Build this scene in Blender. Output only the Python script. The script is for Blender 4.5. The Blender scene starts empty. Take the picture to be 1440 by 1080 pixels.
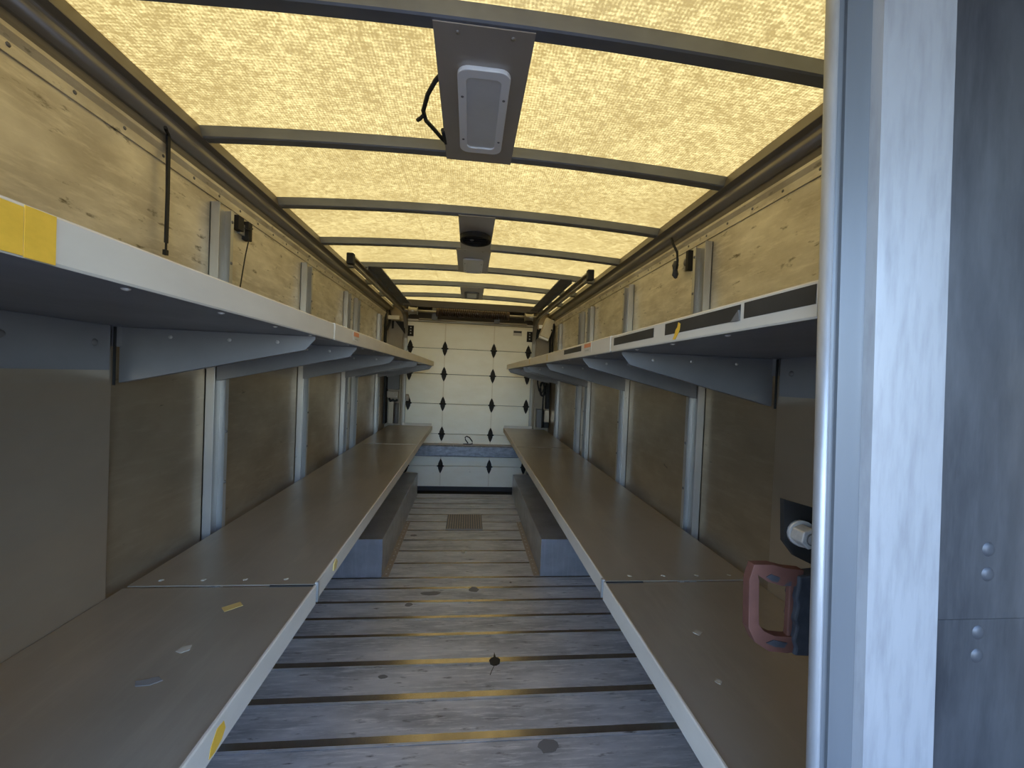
import bpy, math, random
from mathutils import Vector, Matrix
random.seed(4)
scene = bpy.context.scene
col = scene.collection

# ------------------------------------------------------------------ camera
H = 1.46
F_PX, YAW, PITCH, ROLL = 580.0, 0.1045, -0.0165, 0.0415
cd = bpy.data.cameras.new('camera'); cd.sensor_width = 36.0; cd.lens = F_PX / 1440 * 36.0
cd.clip_start = 0.02; cd.clip_end = 500
cam = bpy.data.objects.new('camera', cd); col.objects.link(cam)
fwd = Vector((math.sin(YAW) * math.cos(PITCH), math.cos(YAW) * math.cos(PITCH), math.sin(PITCH)))
rgt = Vector((math.cos(YAW), -math.sin(YAW), 0)); upv = rgt.cross(fwd)
r2 = math.cos(ROLL) * rgt + math.sin(ROLL) * upv
u2 = math.cos(ROLL) * upv - math.sin(ROLL) * rgt
m3 = Matrix((r2, u2, -fwd)).transposed()
cam.matrix_world = Matrix.Translation((0, 0, H)) @ m3.to_4x4()
scene.camera = cam

# ------------------------------------------------------------------ sky, sun, exposure
SKY_STRENGTH, SUN_STRENGTH = 2.05, 12.2
w = bpy.data.worlds.new('sky'); scene.world = w; w.use_nodes = True
nt = w.node_tree; bg = nt.nodes['Background']
sk = nt.nodes.new('ShaderNodeTexSky'); sk.sky_type = 'NISHITA'; sk.sun_disc = False
sk.sun_elevation = math.radians(62); sk.sun_rotation = math.radians(0); sk.altitude = 100
sk.air_density = 1.0; sk.dust_density = 0.6; sk.ozone_density = 1.5
tn = nt.nodes.new('ShaderNodeMix'); tn.data_type = 'RGBA'; tn.blend_type = 'MULTIPLY'; tn.inputs[0].default_value = 1.0
tn.inputs[7].default_value = (0.88, 0.96, 1.14, 1)            # white balance of the daylight
nt.links.new(sk.outputs[0], tn.inputs[6]); nt.links.new(tn.outputs[2], bg.inputs[0]); bg.inputs[1].default_value = SKY_STRENGTH
sd = bpy.data.lights.new('sun', 'SUN'); sd.energy = SUN_STRENGTH; sd.angle = math.radians(0.6); sd.color = (1, 0.96, 0.9)
sun = bpy.data.objects.new('sun', sd); col.objects.link(sun)
sun.rotation_euler = Vector((0.20, 0.55, 1.25)).to_track_quat('Z', 'Y').to_euler()   # high sun, behind the rear door
sun.location = (0, 3, 8)
vs = scene.view_settings
vs.view_transform = 'Standard'; vs.look = 'None'; vs.gamma = 1.0; vs.use_curve_mapping = False; vs.exposure = 0.2
scene.cycles.max_bounces = 12; scene.cycles.diffuse_bounces = 8; scene.cycles.glossy_bounces = 6; scene.cycles.transmission_bounces = 6

# ------------------------------------------------------------------ materials
def mat(name, color, rough=0.5, metal=0.0, grime=None, gscale=(6, 6, 6), gamt=0.5, bump=0.0, bscale=(60, 60, 60),
        rvar=0.0, spots=None, spotscale=(8, 8, 8), spotlo=0.62, spothi=0.68, streak=None, strscale=(2, 40, 2), stramt=0.3):
    m = bpy.data.materials.new(name); m.use_nodes = True
    n = m.node_tree.nodes; L = m.node_tree.links; b = n['Principled BSDF']
    b.inputs['Roughness'].default_value = rough; b.inputs['Metallic'].default_value = metal
    geo = n.new('ShaderNodeNewGeometry')
    def noise(scale, detail=5.0, rgh=0.6):
        mp = n.new('ShaderNodeMapping'); mp.inputs['Scale'].default_value = scale
        L.new(geo.outputs['Position'], mp.inputs['Vector'])
        t = n.new('ShaderNodeTexNoise'); t.inputs['Scale'].default_value = 1.0
        t.inputs['Detail'].default_value = detail; t.inputs['Roughness'].default_value = rgh
        L.new(mp.outputs[0], t.inputs['Vector']); return t.outputs['Fac']
    def ramp(src, lo, hi, a=0.0, bb=1.0):
        r = n.new('ShaderNodeMapRange'); r.inputs['From Min'].default_value = lo; r.inputs['From Max'].default_value = hi
        r.inputs['To Min'].default_value = a; r.inputs['To Max'].default_value = bb
        L.new(src, r.inputs['Value']); return r.outputs[0]
    def mix(fac, a, bcol):
        x = n.new('ShaderNodeMix'); x.data_type = 'RGBA'; L.new(fac, x.inputs[0])
        if isinstance(a, tuple): x.inputs[6].default_value = (*a, 1)
        else: L.new(a, x.inputs[6])
        x.inputs[7].default_value = (*bcol, 1); return x.outputs[2]
    c = color
    g = None
    if grime:
        g = noise(gscale); c = mix(ramp(g, 0.35, 0.70, 0, gamt), c, grime)
    if streak:
        s = noise(strscale, 6, 0.7); c = mix(ramp(s, 0.5, 0.72, 0, stramt), c, streak)
    if spots:
        s = noise(spotscale, 6, 0.62); c = mix(ramp(s, spotlo, spothi), c, spots)
    if isinstance(c, tuple): b.inputs['Base Color'].default_value = (*c, 1)
    else: L.new(c, b.inputs['Base Color'])
    if rvar and g is not None:
        L.new(ramp(g, 0.3, 0.7, max(0.05, rough - rvar), min(1, rough + rvar)), b.inputs['Roughness'])
    if bump:
        bn = noise(bscale, 4); bp = n.new('ShaderNodeBump'); bp.inputs['Strength'].default_value = bump
        bp.inputs['Distance'].default_value = 0.004; L.new(bn, bp.inputs['Height']); L.new(bp.outputs[0], b.inputs['Normal'])
    return m

M = {}
M['wall'] = mat('scuffed_aluminium_wall', (0.68, 0.625, 0.52), 0.42, 0.5, grime=(0.42, 0.365, 0.275), gscale=(4, 4, 9), gamt=0.9,
                bump=0.12, bscale=(30, 30, 30), rvar=0.04, streak=(0.80, 0.74, 0.62), strscale=(3, 6, 40), stramt=0.8,
                spots=(0.17, 0.145, 0.10), spotscale=(12, 11, 32), spotlo=0.61, spothi=0.70)
M['lower'] = mat('shade_painted_lower_wall', (0.36, 0.285, 0.19), 0.36, 0.6, grime=(0.24, 0.185, 0.12), gscale=(2.5, 2.5, 4), gamt=0.8, rvar=0.08,
                 streak=(0.46, 0.37, 0.25), strscale=(3, 5, 34), stramt=0.4, spots=(0.14, 0.11, 0.07), spotscale=(14, 9, 30), spotlo=0.68, spothi=0.74)  # same aluminium as the wall; shade below the upper shelf painted darker brown
M['panel'] = mat('smooth_aluminium_panel', (0.47, 0.39, 0.29), 0.32, 0.7, grime=(0.36, 0.295, 0.215), gscale=(2, 2, 3), gamt=0.6, rvar=0.0,
                 streak=(0.40, 0.36, 0.30), strscale=(2, 3, 40), stramt=0.35)
M['galv'] = mat('galvanised_steel', (0.45, 0.435, 0.40), 0.34, 0.55, grime=(0.39, 0.38, 0.36), gscale=(18, 18, 10), gamt=0.8, rvar=0.0,
                spots=(0.32, 0.30, 0.27), spotscale=(25, 25, 12), spotlo=0.66, spothi=0.74)
M['lip'] = mat('grey_shelf_paint', (0.62, 0.555, 0.455), 0.5, 0.0, grime=(0.52, 0.46, 0.375), gscale=(7, 5, 12), gamt=0.6,
               spots=(0.22, 0.19, 0.15), spotscale=(30, 22, 40), spotlo=0.71, spothi=0.76)
M['deck'] = mat('worn_grey_shelf_top', (0.43, 0.37, 0.285), 0.30, 0.40, grime=(0.32, 0.275, 0.21), gscale=(2.5, 2.0, 3), gamt=0.8, rvar=0.0,
                streak=(0.50, 0.44, 0.34), strscale=(18, 2.2, 3), stramt=0.45)
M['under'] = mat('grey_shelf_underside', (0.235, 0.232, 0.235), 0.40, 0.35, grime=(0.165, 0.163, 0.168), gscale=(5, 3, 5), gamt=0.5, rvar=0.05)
M['floor'] = mat('worn_aluminium_floor', (0.70, 0.70, 0.70), 0.48, 0.2, grime=(0.33, 0.335, 0.34), gscale=(2.2, 9, 3), gamt=0.95, rvar=0.0, bump=0.15,
                 bscale=(40, 90, 40), streak=(0.90, 0.89, 0.87), strscale=(7, 60, 4), stramt=1.0,
                 spots=(0.13, 0.12, 0.11), spotscale=(9, 40, 6), spotlo=0.60, spothi=0.72)
M['groove'] = mat('polished_floor_groove', (0.46, 0.41, 0.34), 0.24, 0.85, grime=(0.32, 0.29, 0.25), gscale=(20, 8, 6), gamt=0.6)
M['door'] = mat('white_door_panel', (0.93, 0.88, 0.72), 0.45, 0.0, grime=(0.84, 0.77, 0.58), gscale=(4, 3, 9), gamt=0.55,
                spots=(0.36, 0.31, 0.22), spotscale=(16, 8, 10), spotlo=0.70, spothi=0.80)
M['beam'] = mat('scraped_steel_beam', (0.34, 0.35, 0.37), 0.45, 0.5, grime=(0.14, 0.14, 0.15), gscale=(14, 8, 30), gamt=0.9,
                spots=(0.62, 0.62, 0.62), spotscale=(40, 8, 70), spotlo=0.62, spothi=0.7)
M['black'] = mat('black_iron', (0.012, 0.010, 0.008), 0.75, 0.0)
M['rubber'] = mat('black_rubber', (0.012, 0.012, 0.012), 0.7)
M['rail'] = mat('roof_rail_metal', (0.27, 0.245, 0.21), 0.36, 0.55, grime=(0.18, 0.16, 0.135), gscale=(8, 2, 8), gamt=0.7, rvar=0.08)
M['rail_dark'] = mat('dull_rail_recess', (0.19, 0.165, 0.13), 0.5, 0.3, grime=(0.12, 0.105, 0.085), gscale=(8, 3, 8), gamt=0.6)
M['bow'] = mat('roof_bow_steel', (0.165, 0.175, 0.195), 0.40, 0.4, grime=(0.115, 0.122, 0.138), gscale=(6, 12, 12), gamt=0.6, rvar=0.06)
M['plate'] = mat('brown_grey_plate', (0.42, 0.385, 0.345), 0.45, 0.45, grime=(0.33, 0.30, 0.27), gscale=(5, 5, 5), gamt=0.5)
M['white_plastic'] = mat('white_plastic', (0.84, 0.84, 0.83), 0.4)
M['lens'] = mat('frosted_lens', (0.66, 0.66, 0.65), 0.32, grime=(0.56, 0.56, 0.56), gscale=(10, 10, 10), gamt=0.6)
M['yellow'] = mat('yellow_tape', (0.80, 0.46, 0.045), 0.5, grime=(0.62, 0.35, 0.03), gscale=(25, 40, 60), gamt=0.6)
M['tan_tape'] = mat('tan_paper_tape', (0.58, 0.41, 0.14), 0.7)
M['paper'] = mat('pale_scrap', (0.45, 0.41, 0.33), 0.8)
M['decal'] = mat('black_strip_decal', (0.022, 0.02, 0.018), 0.55, grime=(0.04, 0.037, 0.033), gscale=(9, 9, 9), gamt=0.7)
M['orange'] = mat('orange_sticker', (0.62, 0.22, 0.09), 0.5)
M['sticker'] = mat('pale_sticker', (0.55, 0.50, 0.42), 0.5)
M['stile'] = mat('dirty_door_seam', (0.80, 0.73, 0.55), 0.6)
M['header'] = mat('dark_header', (0.06, 0.05, 0.04), 0.6)
M['spring'] = mat('rusty_spring', (0.075, 0.048, 0.034), 0.55, 0.4, grime=(0.05, 0.03, 0.02), gscale=(30, 10, 10), gamt=0.8)
M['shaft'] = mat('dull_shaft_steel', (0.36, 0.33, 0.28), 0.4, 0.6)
M['cream'] = mat('cream_box', (0.70, 0.64, 0.50), 0.5, grime=(0.56, 0.50, 0.38), gscale=(14, 14, 14), gamt=0.6)
M['rearwall'] = mat('rear_corner_panel', (0.29, 0.235, 0.165), 0.5, 0.2, grime=(0.21, 0.17, 0.12), gscale=(6, 6, 6), gamt=0.6)
M['darkgrey'] = mat('dark_grey_housing', (0.15, 0.145, 0.14), 0.5, 0.2)
M['jamb'] = mat('brushed_jamb_aluminium', (0.40, 0.395, 0.395), 0.40, 0.4, grime=(0.31, 0.305, 0.31), gscale=(8, 8, 3), gamt=0.8, rvar=0.05,
                spots=(0.275, 0.27, 0.272), spotscale=(60, 60, 9), spotlo=0.45, spothi=0.78)
M['jamb2'] = mat('dull_jamb_aluminium', (0.175, 0.182, 0.19), 0.42, 0.45, grime=(0.135, 0.142, 0.15), gscale=(10, 10, 2), gamt=0.7)
M['skin'] = mat('bulkhead_skin', (0.21, 0.212, 0.22), 0.33, 0.85, grime=(0.085, 0.087, 0.095), gscale=(12, 12, 3.5), gamt=0.9, rvar=0.0,
                streak=(0.27, 0.275, 0.285), strscale=(30, 30, 3), stramt=0.4, bump=0.18, bscale=(11, 11, 7))
M['rivet'] = mat('dull_rivet', (0.085, 0.087, 0.095), 0.5, 0.6)
M['redpaint'] = mat('worn_red_coating', (0.115, 0.044, 0.030), 0.6, grime=(0.075, 0.028, 0.020), gscale=(50, 50, 50), gamt=0.7,
                    spots=(0.05, 0.05, 0.06), spotscale=(32, 32, 32), spotlo=0.64, spothi=0.67)
M['tape_black'] = mat('black_wrap', (0.028, 0.03, 0.036), 0.45, grime=(0.07, 0.075, 0.085), gscale=(40, 40, 40), gamt=0.7)
M['bolt'] = mat('zinc_bolt', (0.68, 0.66, 0.62), 0.35, 0.5, grime=(0.45, 0.43, 0.40), gscale=(90, 90, 90), gamt=0.6)
M['leaf'] = mat('dry_leaf', (0.035, 0.03, 0.025), 0.7)
M['stain'] = mat('dark_floor_stain', (0.21, 0.20, 0.19), 0.6)
M['rope'] = mat('dark_rope', (0.03, 0.026, 0.02), 0.8)
M['well'] = mat('wheel_box_steel', (0.50, 0.50, 0.50), 0.38, 0.45, grime=(0.36, 0.36, 0.36), gscale=(6, 6, 10), gamt=0.8, rvar=0.06,
                streak=(0.72, 0.72, 0.72), strscale=(60, 60, 4), stramt=0.35)
M['flange'] = mat('dirty_flange', (0.40, 0.33, 0.25), 0.6, 0.1, spots=(0.62, 0.56, 0.46), spotscale=(40, 40, 40), spotlo=0.62, spothi=0.66)
M['ground'] = mat('asphalt', (0.11, 0.11, 0.115), 0.9, grime=(0.08, 0.08, 0.08), gscale=(2, 2, 2))
M['cab'] = mat('cab_grey', (0.16, 0.165, 0.175), 0.6)
M['dash'] = mat('cab_dark', (0.05, 0.05, 0.055), 0.6)

def roof_material():
    """Fibreglass sheet that lets the daylight through: translucent, with mottling and a fine weave."""
    m = bpy.data.materials.new('translucent_fibreglass'); m.use_nodes = True
    n = m.node_tree.nodes; L = m.node_tree.links; n.remove(n['Principled BSDF']); out = n['Material Output']
    geo = n.new('ShaderNodeNewGeometry')
    def noise(scale, detail, rgh=0.6):
        mp = n.new('ShaderNodeMapping'); mp.inputs['Scale'].default_value = scale; L.new(geo.outputs['Position'], mp.inputs['Vector'])
        t = n.new('ShaderNodeTexNoise'); t.inputs['Scale'].default_value = 1; t.inputs['Detail'].default_value = detail
        t.inputs['Roughness'].default_value = rgh; t.inputs['Distortion'].default_value = 0.25
        L.new(mp.outputs[0], t.inputs['Vector']); return t.outputs['Fac']
    def rng(s, a, b, c, d):
        r = n.new('ShaderNodeMapRange'); r.inputs[1].default_value = a; r.inputs[2].default_value = b
        r.inputs[3].default_value = c; r.inputs[4].default_value = d; L.new(s, r.inputs[0]); return r.outputs[0]
    def mul(a, b):
        x = n.new('ShaderNodeMath'); x.operation = 'MULTIPLY'; L.new(a, x.inputs[0]); L.new(b, x.inputs[1]); return x.outputs[0]
    v = mul(rng(noise((34, 44, 20), 7, 0.75), 0.36, 0.66, 0.70, 1.12), rng(noise((3, 4, 3), 3), 0.3, 0.7, 0.91, 1.07))
    v = mul(v, rng(noise((110, 120, 90), 2, 0.7), 0.32, 0.68, 0.76, 1.16))
    for ax, sc in ((0, 105.0), (1, 90.0)):                 # glass weave
        wv = n.new('ShaderNodeTexWave'); wv.wave_type = 'BANDS'; wv.bands_direction = 'XY'[ax]
        wv.inputs['Scale'].default_value = sc / 3.0; wv.inputs['Distortion'].default_value = 0.8
        L.new(geo.outputs['Position'], wv.inputs['Vector']); v = mul(v, rng(wv.outputs['Fac'], 0, 1, 0.88, 1.05))
    hs = n.new('ShaderNodeMix'); hs.data_type = 'RGBA'
    sx = n.new('ShaderNodeSeparateXYZ'); L.new(geo.outputs['Position'], sx.inputs[0])
    wob = rng(noise((0.5, 1.2, 0.5), 1), 0, 1, -0.318, -0.282)          # lengthwise lap of two sheets
    ds = n.new('ShaderNodeMath'); ds.operation = 'SUBTRACT'; L.new(sx.outputs[0], ds.inputs[0]); L.new(wob, ds.inputs[1])
    ab = n.new('ShaderNodeMath'); ab.operation = 'ABSOLUTE'; L.new(ds.outputs[0], ab.inputs[0])
    v = mul(v, rng(ab.outputs[0], 0.001, 0.007, 0.86, 1.0))
    L.new(rng(v, 0.66, 1.12, 0, 1), hs.inputs[0])
    hs.inputs[6].default_value = (0.072, 0.0435, 0.0105, 1); hs.inputs[7].default_value = (0.160, 0.109, 0.0330, 1)
    tr = n.new('ShaderNodeBsdfTranslucent'); L.new(hs.outputs[2], tr.inputs['Color'])
    df = n.new('ShaderNodeBsdfDiffuse'); df.inputs['Color'].default_value = (0.45, 0.40, 0.28, 1)
    mx = n.new('ShaderNodeAddShader'); L.new(tr.outputs[0], mx.inputs[0]); L.new(df.outputs[0], mx.inputs[1])
    L.new(mx.outputs[0], out.inputs['Surface'])
    return m
M['roof'] = roof_material()

# ------------------------------------------------------------------ mesh helpers
def wloc(o):
    v = Vector((0, 0, 0))
    while o is not None:
        v += o.location; o = o.parent
    return v
def tag(o, label=None, cat=None, group=None, kind=None):
    if label: o['label'] = label
    if cat: o['category'] = cat
    if group: o['group'] = group
    if kind: o['kind'] = kind
    return o
def empty(name, loc, label=None, cat=None, group=None, kind=None):
    o = bpy.data.objects.new(name, None); col.objects.link(o); o.location = loc; o.empty_display_size = 0.1
    return tag(o, label, cat, group, kind)

class MB:
    """Collects shapes in world coordinates; build() links them as one mesh object."""
    def __init__(s): s.v = []; s.f = []; s.mi = []; s.sm = []
    def add(s, vs_, fs_, mi=0, smooth=False):
        b = len(s.v); s.v += [tuple(p) for p in vs_]
        for f in fs_: s.f.append(tuple(b + i for i in f)); s.mi.append(mi); s.sm.append(smooth)
        return s
    def box(s, x0, x1, y0, y1, z0, z1, mi=0):
        x0, x1 = min(x0, x1), max(x0, x1); y0, y1 = min(y0, y1), max(y0, y1); z0, z1 = min(z0, z1), max(z0, z1)
        vs_ = [(x, y, z) for z in (z0, z1) for y in (y0, y1) for x in (x0, x1)]
        return s.add(vs_, [(0, 2, 3, 1), (4, 5, 7, 6), (0, 1, 5, 4), (2, 6, 7, 3), (0, 4, 6, 2), (1, 3, 7, 5)], mi)
    def prism(s, prof, axis, a0, a1, mi=0, mis=None, smooth=False):
        """2D profile (closed polygon) swept along axis 'x','y','z'."""
        n = len(prof)
        def P(p, a):
            if axis == 'x': return (a, p[0], p[1])
            if axis == 'y': return (p[0], a, p[1])
            return (p[0], p[1], a)
        vs_ = [P(p, a0) for p in prof] + [P(p, a1) for p in prof]
        for i in range(n):
            j = (i + 1) % n
            s_mi = mis[i] if mis else mi
            b = len(s.v)
        fs_ = []
        base = len(s.v); s.v += vs_
        for i in range(n):
            j = (i + 1) % n
            s.f.append((base + i, base + j, base + n + j, base + n + i)); s.mi.append(mis[i] if mis else mi); s.sm.append(smooth)
        s.f.append(tuple(base + i for i in reversed(range(n)))); s.mi.append(mi); s.sm.append(False)
        s.f.append(tuple(base + n + i for i in range(n))); s.mi.append(mi); s.sm.append(False)
        return s
    def tube(s, pts, r, seg=8, mi=0, cap=True):
        pts = [Vector(p) for p in pts]; rings = []
        ref = Vector((0, 0, 1))
        for i, p in enumerate(pts):
            d = (pts[min(i + 1, len(pts) - 1)] - pts[max(i - 1, 0)]).normalized()
            a = d.cross(ref)
            if a.length < 0.05: a = d.cross(Vector((1, 0, 0)))
            a.normalize(); b = a.cross(d).normalized()
            rr = r[i] if isinstance(r, (list, tuple)) else r
            rings.append([p + rr * (math.cos(2 * math.pi * k / seg) * a + math.sin(2 * math.pi * k / seg) * b) for k in range(seg)])
        base = len(s.v)
        for R_ in rings: s.v += [tuple(q) for q in R_]
        for i in range(len(pts) - 1):
            for k in range(seg):
                k2 = (k + 1) % seg
                s.f.append((base + i * seg + k, base + i * seg + k2, base + (i + 1) * seg + k2, base + (i + 1) * seg + k)); s.mi.append(mi); s.sm.append(True)
        if cap:
            s.f.append(tuple(base + k for k in reversed(range(seg)))); s.mi.append(mi); s.sm.append(False)
            e = base + (len(pts) - 1) * seg
            s.f.append(tuple(e + k for k in range(seg))); s.mi.append(mi); s.sm.append(False)
        return s
    def dome(s, c, nrm, r, h, seg=8, mi=0):
        """small rivet or screw head: a low dome on a surface."""
        c = Vector(c); nrm = Vector(nrm).normalized()
        a = nrm.cross(Vector((0, 0, 1)))
        if a.length < 0.1: a = nrm.cross(Vector((1, 0, 0)))
        a.normalize(); b = nrm.cross(a)
        base = len(s.v)
        for rr, hh in ((1.0, 0.0), (0.8, 0.6), (0.4, 0.95)):
            s.v += [tuple(c + nrm * h * hh + r * rr * (math.cos(2 * math.pi * k / seg) * a + math.sin(2 * math.pi * k / seg) * b)) for k in range(seg)]
        for i in range(2):
            for k in range(seg):
                k2 = (k + 1) % seg
                s.f.append((base + i * seg + k, base + i * seg + k2, base + (i + 1) * seg + k2, base + (i + 1) * seg + k)); s.mi.append(mi); s.sm.append(True)
        s.f.append(tuple(base + 2 * seg + k for k in range(seg))); s.mi.append(mi); s.sm.append(True)
        return s
    def build(s, name, mats, parent=None, bevel=0.0, fn=None):
        if not isinstance(mats, (list, tuple)): mats = [mats]
        vs_ = [Vector(p) for p in s.v]
        if fn: vs_ = [Vector(fn(p)) for p in vs_]
        lo = [min(p[i] for p in vs_) for i in range(3)]; hi = [max(p[i] for p in vs_) for i in range(3)]
        c = Vector(((lo[0] + hi[0]) / 2, (lo[1] + hi[1]) / 2, lo[2]))
        me = bpy.data.meshes.new(name); me.from_pydata([tuple(p - c) for p in vs_], [], s.f)
        for m in mats: me.materials.append(M[m] if isinstance(m, str) else m)
        for p, mi, sm in zip(me.polygons, s.mi, s.sm): p.material_index = mi; p.use_smooth = sm
        me.validate(); 
        import bmesh
        bm = bmesh.new(); bm.from_mesh(me); bmesh.ops.recalc_face_normals(bm, faces=bm.faces); bm.to_mesh(me); bm.free()
        o = bpy.data.objects.new(name, me); col.objects.link(o)
        if parent is not None: o.parent = parent; o.location = c - wloc(parent)
        else: o.location = c
        if bevel:
            md = o.modifiers.new('edge', 'BEVEL'); md.width = bevel; md.segments = 2; md.limit_method = 'ANGLE'
        return o

WL, WR = -0.98, 1.0            # side walls
YF, YB = 0.34, 5.32            # front and back of the load space
ZBOW = 2.215                   # underside of the roof bows at their ends
CAMBER = 0.032
def camber(x): return CAMBER * max(0.0, 1 - ((x - 0.01) / 0.94) ** 2)

# ------------------------------------------------------------------ ground; unseen cab shell behind the camera, added to shape the skylight
tag(MB().box(-30, 30, -30, 30, -0.80, -0.75).build('ground', 'ground'), kind='structure')
cabf = MB().box(-1.05, 1.07, -1.5, 0.40, -0.06, -0.01).build('floor_unseen_cab', 'dash'); tag(cabf, kind='structure')
cabr = MB().box(-1.10, 1.12, -1.5, YF, 2.24, 2.29).build('ceiling_unseen_cab', 'cab'); tag(cabr, kind='structure')
for nm, xa, xb in (('wall_unseen_cab_left', -1.10, -1.05), ('wall_unseen_cab_right', 1.07, 1.12)):
    # doorway opened in each unseen cab side to let low skylight in
    tag(MB().box(xa, xb, -1.5, -1.05, -0.06, 2.24).box(xa, xb, -0.30, YF, -0.06, 2.24).box(xa, xb, -1.05, -0.30, 1.95, 2.24).build(nm, 'cab'), kind='structure')
dash = MB().box(-1.05, 1.07, -1.5, -1.15, -0.01, 0.98).build('wall_unseen_dash', 'dash', bevel=0.02); tag(dash, kind='structure')

# ------------------------------------------------------------------ floor of cross planks
flo = MB().box(WL - 0.03, WR + 0.03, 0.36, 5.07, -0.08, -0.03).build('floor', 'rail_dark'); tag(flo, kind='structure')
BANDS = [0.56, 0.775, 0.99, 1.21, 1.43, 1.65, 1.87, 2.095, 2.322, 2.49, 2.665, 2.83, 2.975, 3.205, 3.43, 3.655, 3.885, 4.11, 4.325, 4.52, 4.695, 4.89, 5.085]
for i in range(len(BANDS) - 1):
    a, b = BANDS[i] - 0.030, BANDS[i + 1] - 0.030
    far = i >= 11
    gd = 0.0075 if i < 8 else 0.0045
    gw = 0.047 if i < 8 else 0.036
    prof = [(a + 0.003, 0), (a + 0.016, 0), (a + 0.018, -gd), (a + gw, -0.0008), (a + gw + 0.003, 0), (b - 0.002, 0), (b - 0.002, -0.03), (a + 0.003, -0.03)]
    if i == len(BANDS) - 2: prof[5] = (5.07, 0); prof[6] = (5.07, -0.03)
    MB().prism(prof, 'x', WL, WR, mis=[0, 0, 1, 1, 0, 0, 0, 0]).build('plank', ['floor', 'groove'], flo)

# ------------------------------------------------------------------ side walls
def side_wall(name, x, s):
    """s = +1: room lies towards +x."""
    w_ = MB().box(x, x - s * 0.03, YF, YB, -0.05, 2.30).build(name, 'wall'); tag(w_, kind='structure')
    # smooth sheet panel at the cab end, set forward of the wall
    xi = x + s * 0.04
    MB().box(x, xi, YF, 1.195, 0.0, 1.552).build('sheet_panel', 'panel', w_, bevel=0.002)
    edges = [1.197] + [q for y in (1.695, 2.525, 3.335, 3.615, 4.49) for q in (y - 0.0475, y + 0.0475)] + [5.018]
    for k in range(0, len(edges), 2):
        MB().box(x, x + s * 0.003, edges[k] + 0.001, edges[k + 1] - 0.001, 0.0, 1.545).build('lower_shade_sheet', 'lower', w_)  # sheets between the posts carry the painted shade
    # riveted strip below the roof rail
    MB().prism([(x, 2.086), (x + s * 0.005, 2.086), (x + s * 0.007, 2.112), (x + s * 0.014, 2.130), (x + s * 0.014, 2.140), (x, 2.140)], 'y', YF, 4.96).build('riveted_strip', 'wall', w_)
    rv = MB()
    y = YF + 0.05
    while y < 4.95:
        rv.dome((x + s * 0.006, y, 2.104), (s, 0, 0.1), 0.006, 0.003, 6); y += 0.145
    tag(rv.build('rivets', 'darkgrey', w_), kind='stuff')
    return w_
wl_ = side_wall('wall_left', WL, 1); wr_ = side_wall('wall_right', WR, -1)

def roof_rail(name, x, s, label):
    prof = [(0.000, 2.140), (0.012, 2.140), (0.014, 2.150), (0.014, 2.164), (0.020, 2.166), (0.032, 2.171), (0.041, 2.180), (0.043, 2.190), (0.039, 2.199),
            (0.044, 2.205), (0.046, 2.208), (0.066, 2.214), (0.066, 2.217), (0.052, 2.262), (0.0, 2.262)]
    mis = [1, 1, 1, 0, 0, 0, 0, 0, 1, 1, 1, 1, 1, 0, 0]
    mb = MB(); mb.prism([(x + s * a, z) for a, z in prof], 'y', YF, 5.0, mis=mis)
    for k in range(len(mb.sm)): mb.sm[k] = 4 <= k <= 8
    o = mb.build(name, ['rail', 'rail_dark']); tag(o, label=label, kind='structure')
    return o
roof_rail('trim_1', WL, 1, 'rounded metal roof rail along the left wall')
roof_rail('trim_2', WR, -1, 'rounded metal roof rail along the right wall')

# ------------------------------------------------------------------ roof
mb = MB()
NX, NY = 24, 30
vs_, fs_ = [], []
for j in range(NY + 1):
    y = YF + (5.0 - YF) * j / NY
    for i in range(NX + 1):
        x = -0.93 + 1.885 * i / NX
        vs_.append((x, y, ZBOW + 0.042 + camber(x) + 0.0015 * math.sin(9 * y + 3 * x)))
for j in range(NY):
    for i in range(NX):
        a = j * (NX + 1) + i; fs_.append((a, a + 1, a + NX + 2, a + NX + 1))
mb.add(vs_, fs_, smooth=True)
ceil_ = mb.build('ceiling', 'roof'); tag(ceil_, label='translucent yellow fibreglass roof sheet', kind='structure')
# opaque roof end over the rear door
MB().box(WL, WR, 4.98, YB, 2.262, 2.30).build('ceiling_rear', 'rail_dark')
tag(bpy.data.objects['ceiling_rear'], kind='structure')

BOWS = [0.955, 1.51, 2.065, 2.62, 3.17, 3.72, 4.27]
ORD = ['first', 'second', 'third', 'fourth', 'fifth', 'sixth', 'seventh']
bow_notes = ['roof bow nearest the cab, before the large dome light',
             'second roof bow from the cab, behind the large dome light',
             'third roof bow from the cab, in front of the round black vent',
             'fourth roof bow from the cab, between the vent and the middle light',
             'fifth roof bow from the cab, behind the middle dome light',
             'sixth roof bow from the cab, in front of the smallest dome light',
             'seventh roof bow from the cab, last before the rear door spring']
for i, y in enumerate(BOWS):
    mb = MB(); n = 20; hw = 0.020
    sec = [(-hw, 0.040), (-hw, 0.004), (-hw + 0.004, 0.0), (hw - 0.004, 0.0), (hw, 0.004), (hw, 0.040)]
    base = 0; k = len(sec)
    pts = []
    for j in range(n + 1):
        x = -0.925 + (0.948 + 0.925) * j / n
        pts += [(x, y + a, ZBOW + camber(x) + b) for a, b in sec]
    fs_ = []
    for j in range(n):
        for q in range(k):
            q2 = (q + 1) % k; fs_.append((j * k + q, j * k + q2, (j + 1) * k + q2, (j + 1) * k + q))
    fs_ += [tuple(range(k)), tuple(n * k + q for q in reversed(range(k)))]
    mb.add(pts, fs_)
    o = mb.build('roof_bow', 'bow'); tag(o, 'grey steel ' + bow_notes[i], 'roof bow', 'roof bows')

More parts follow.
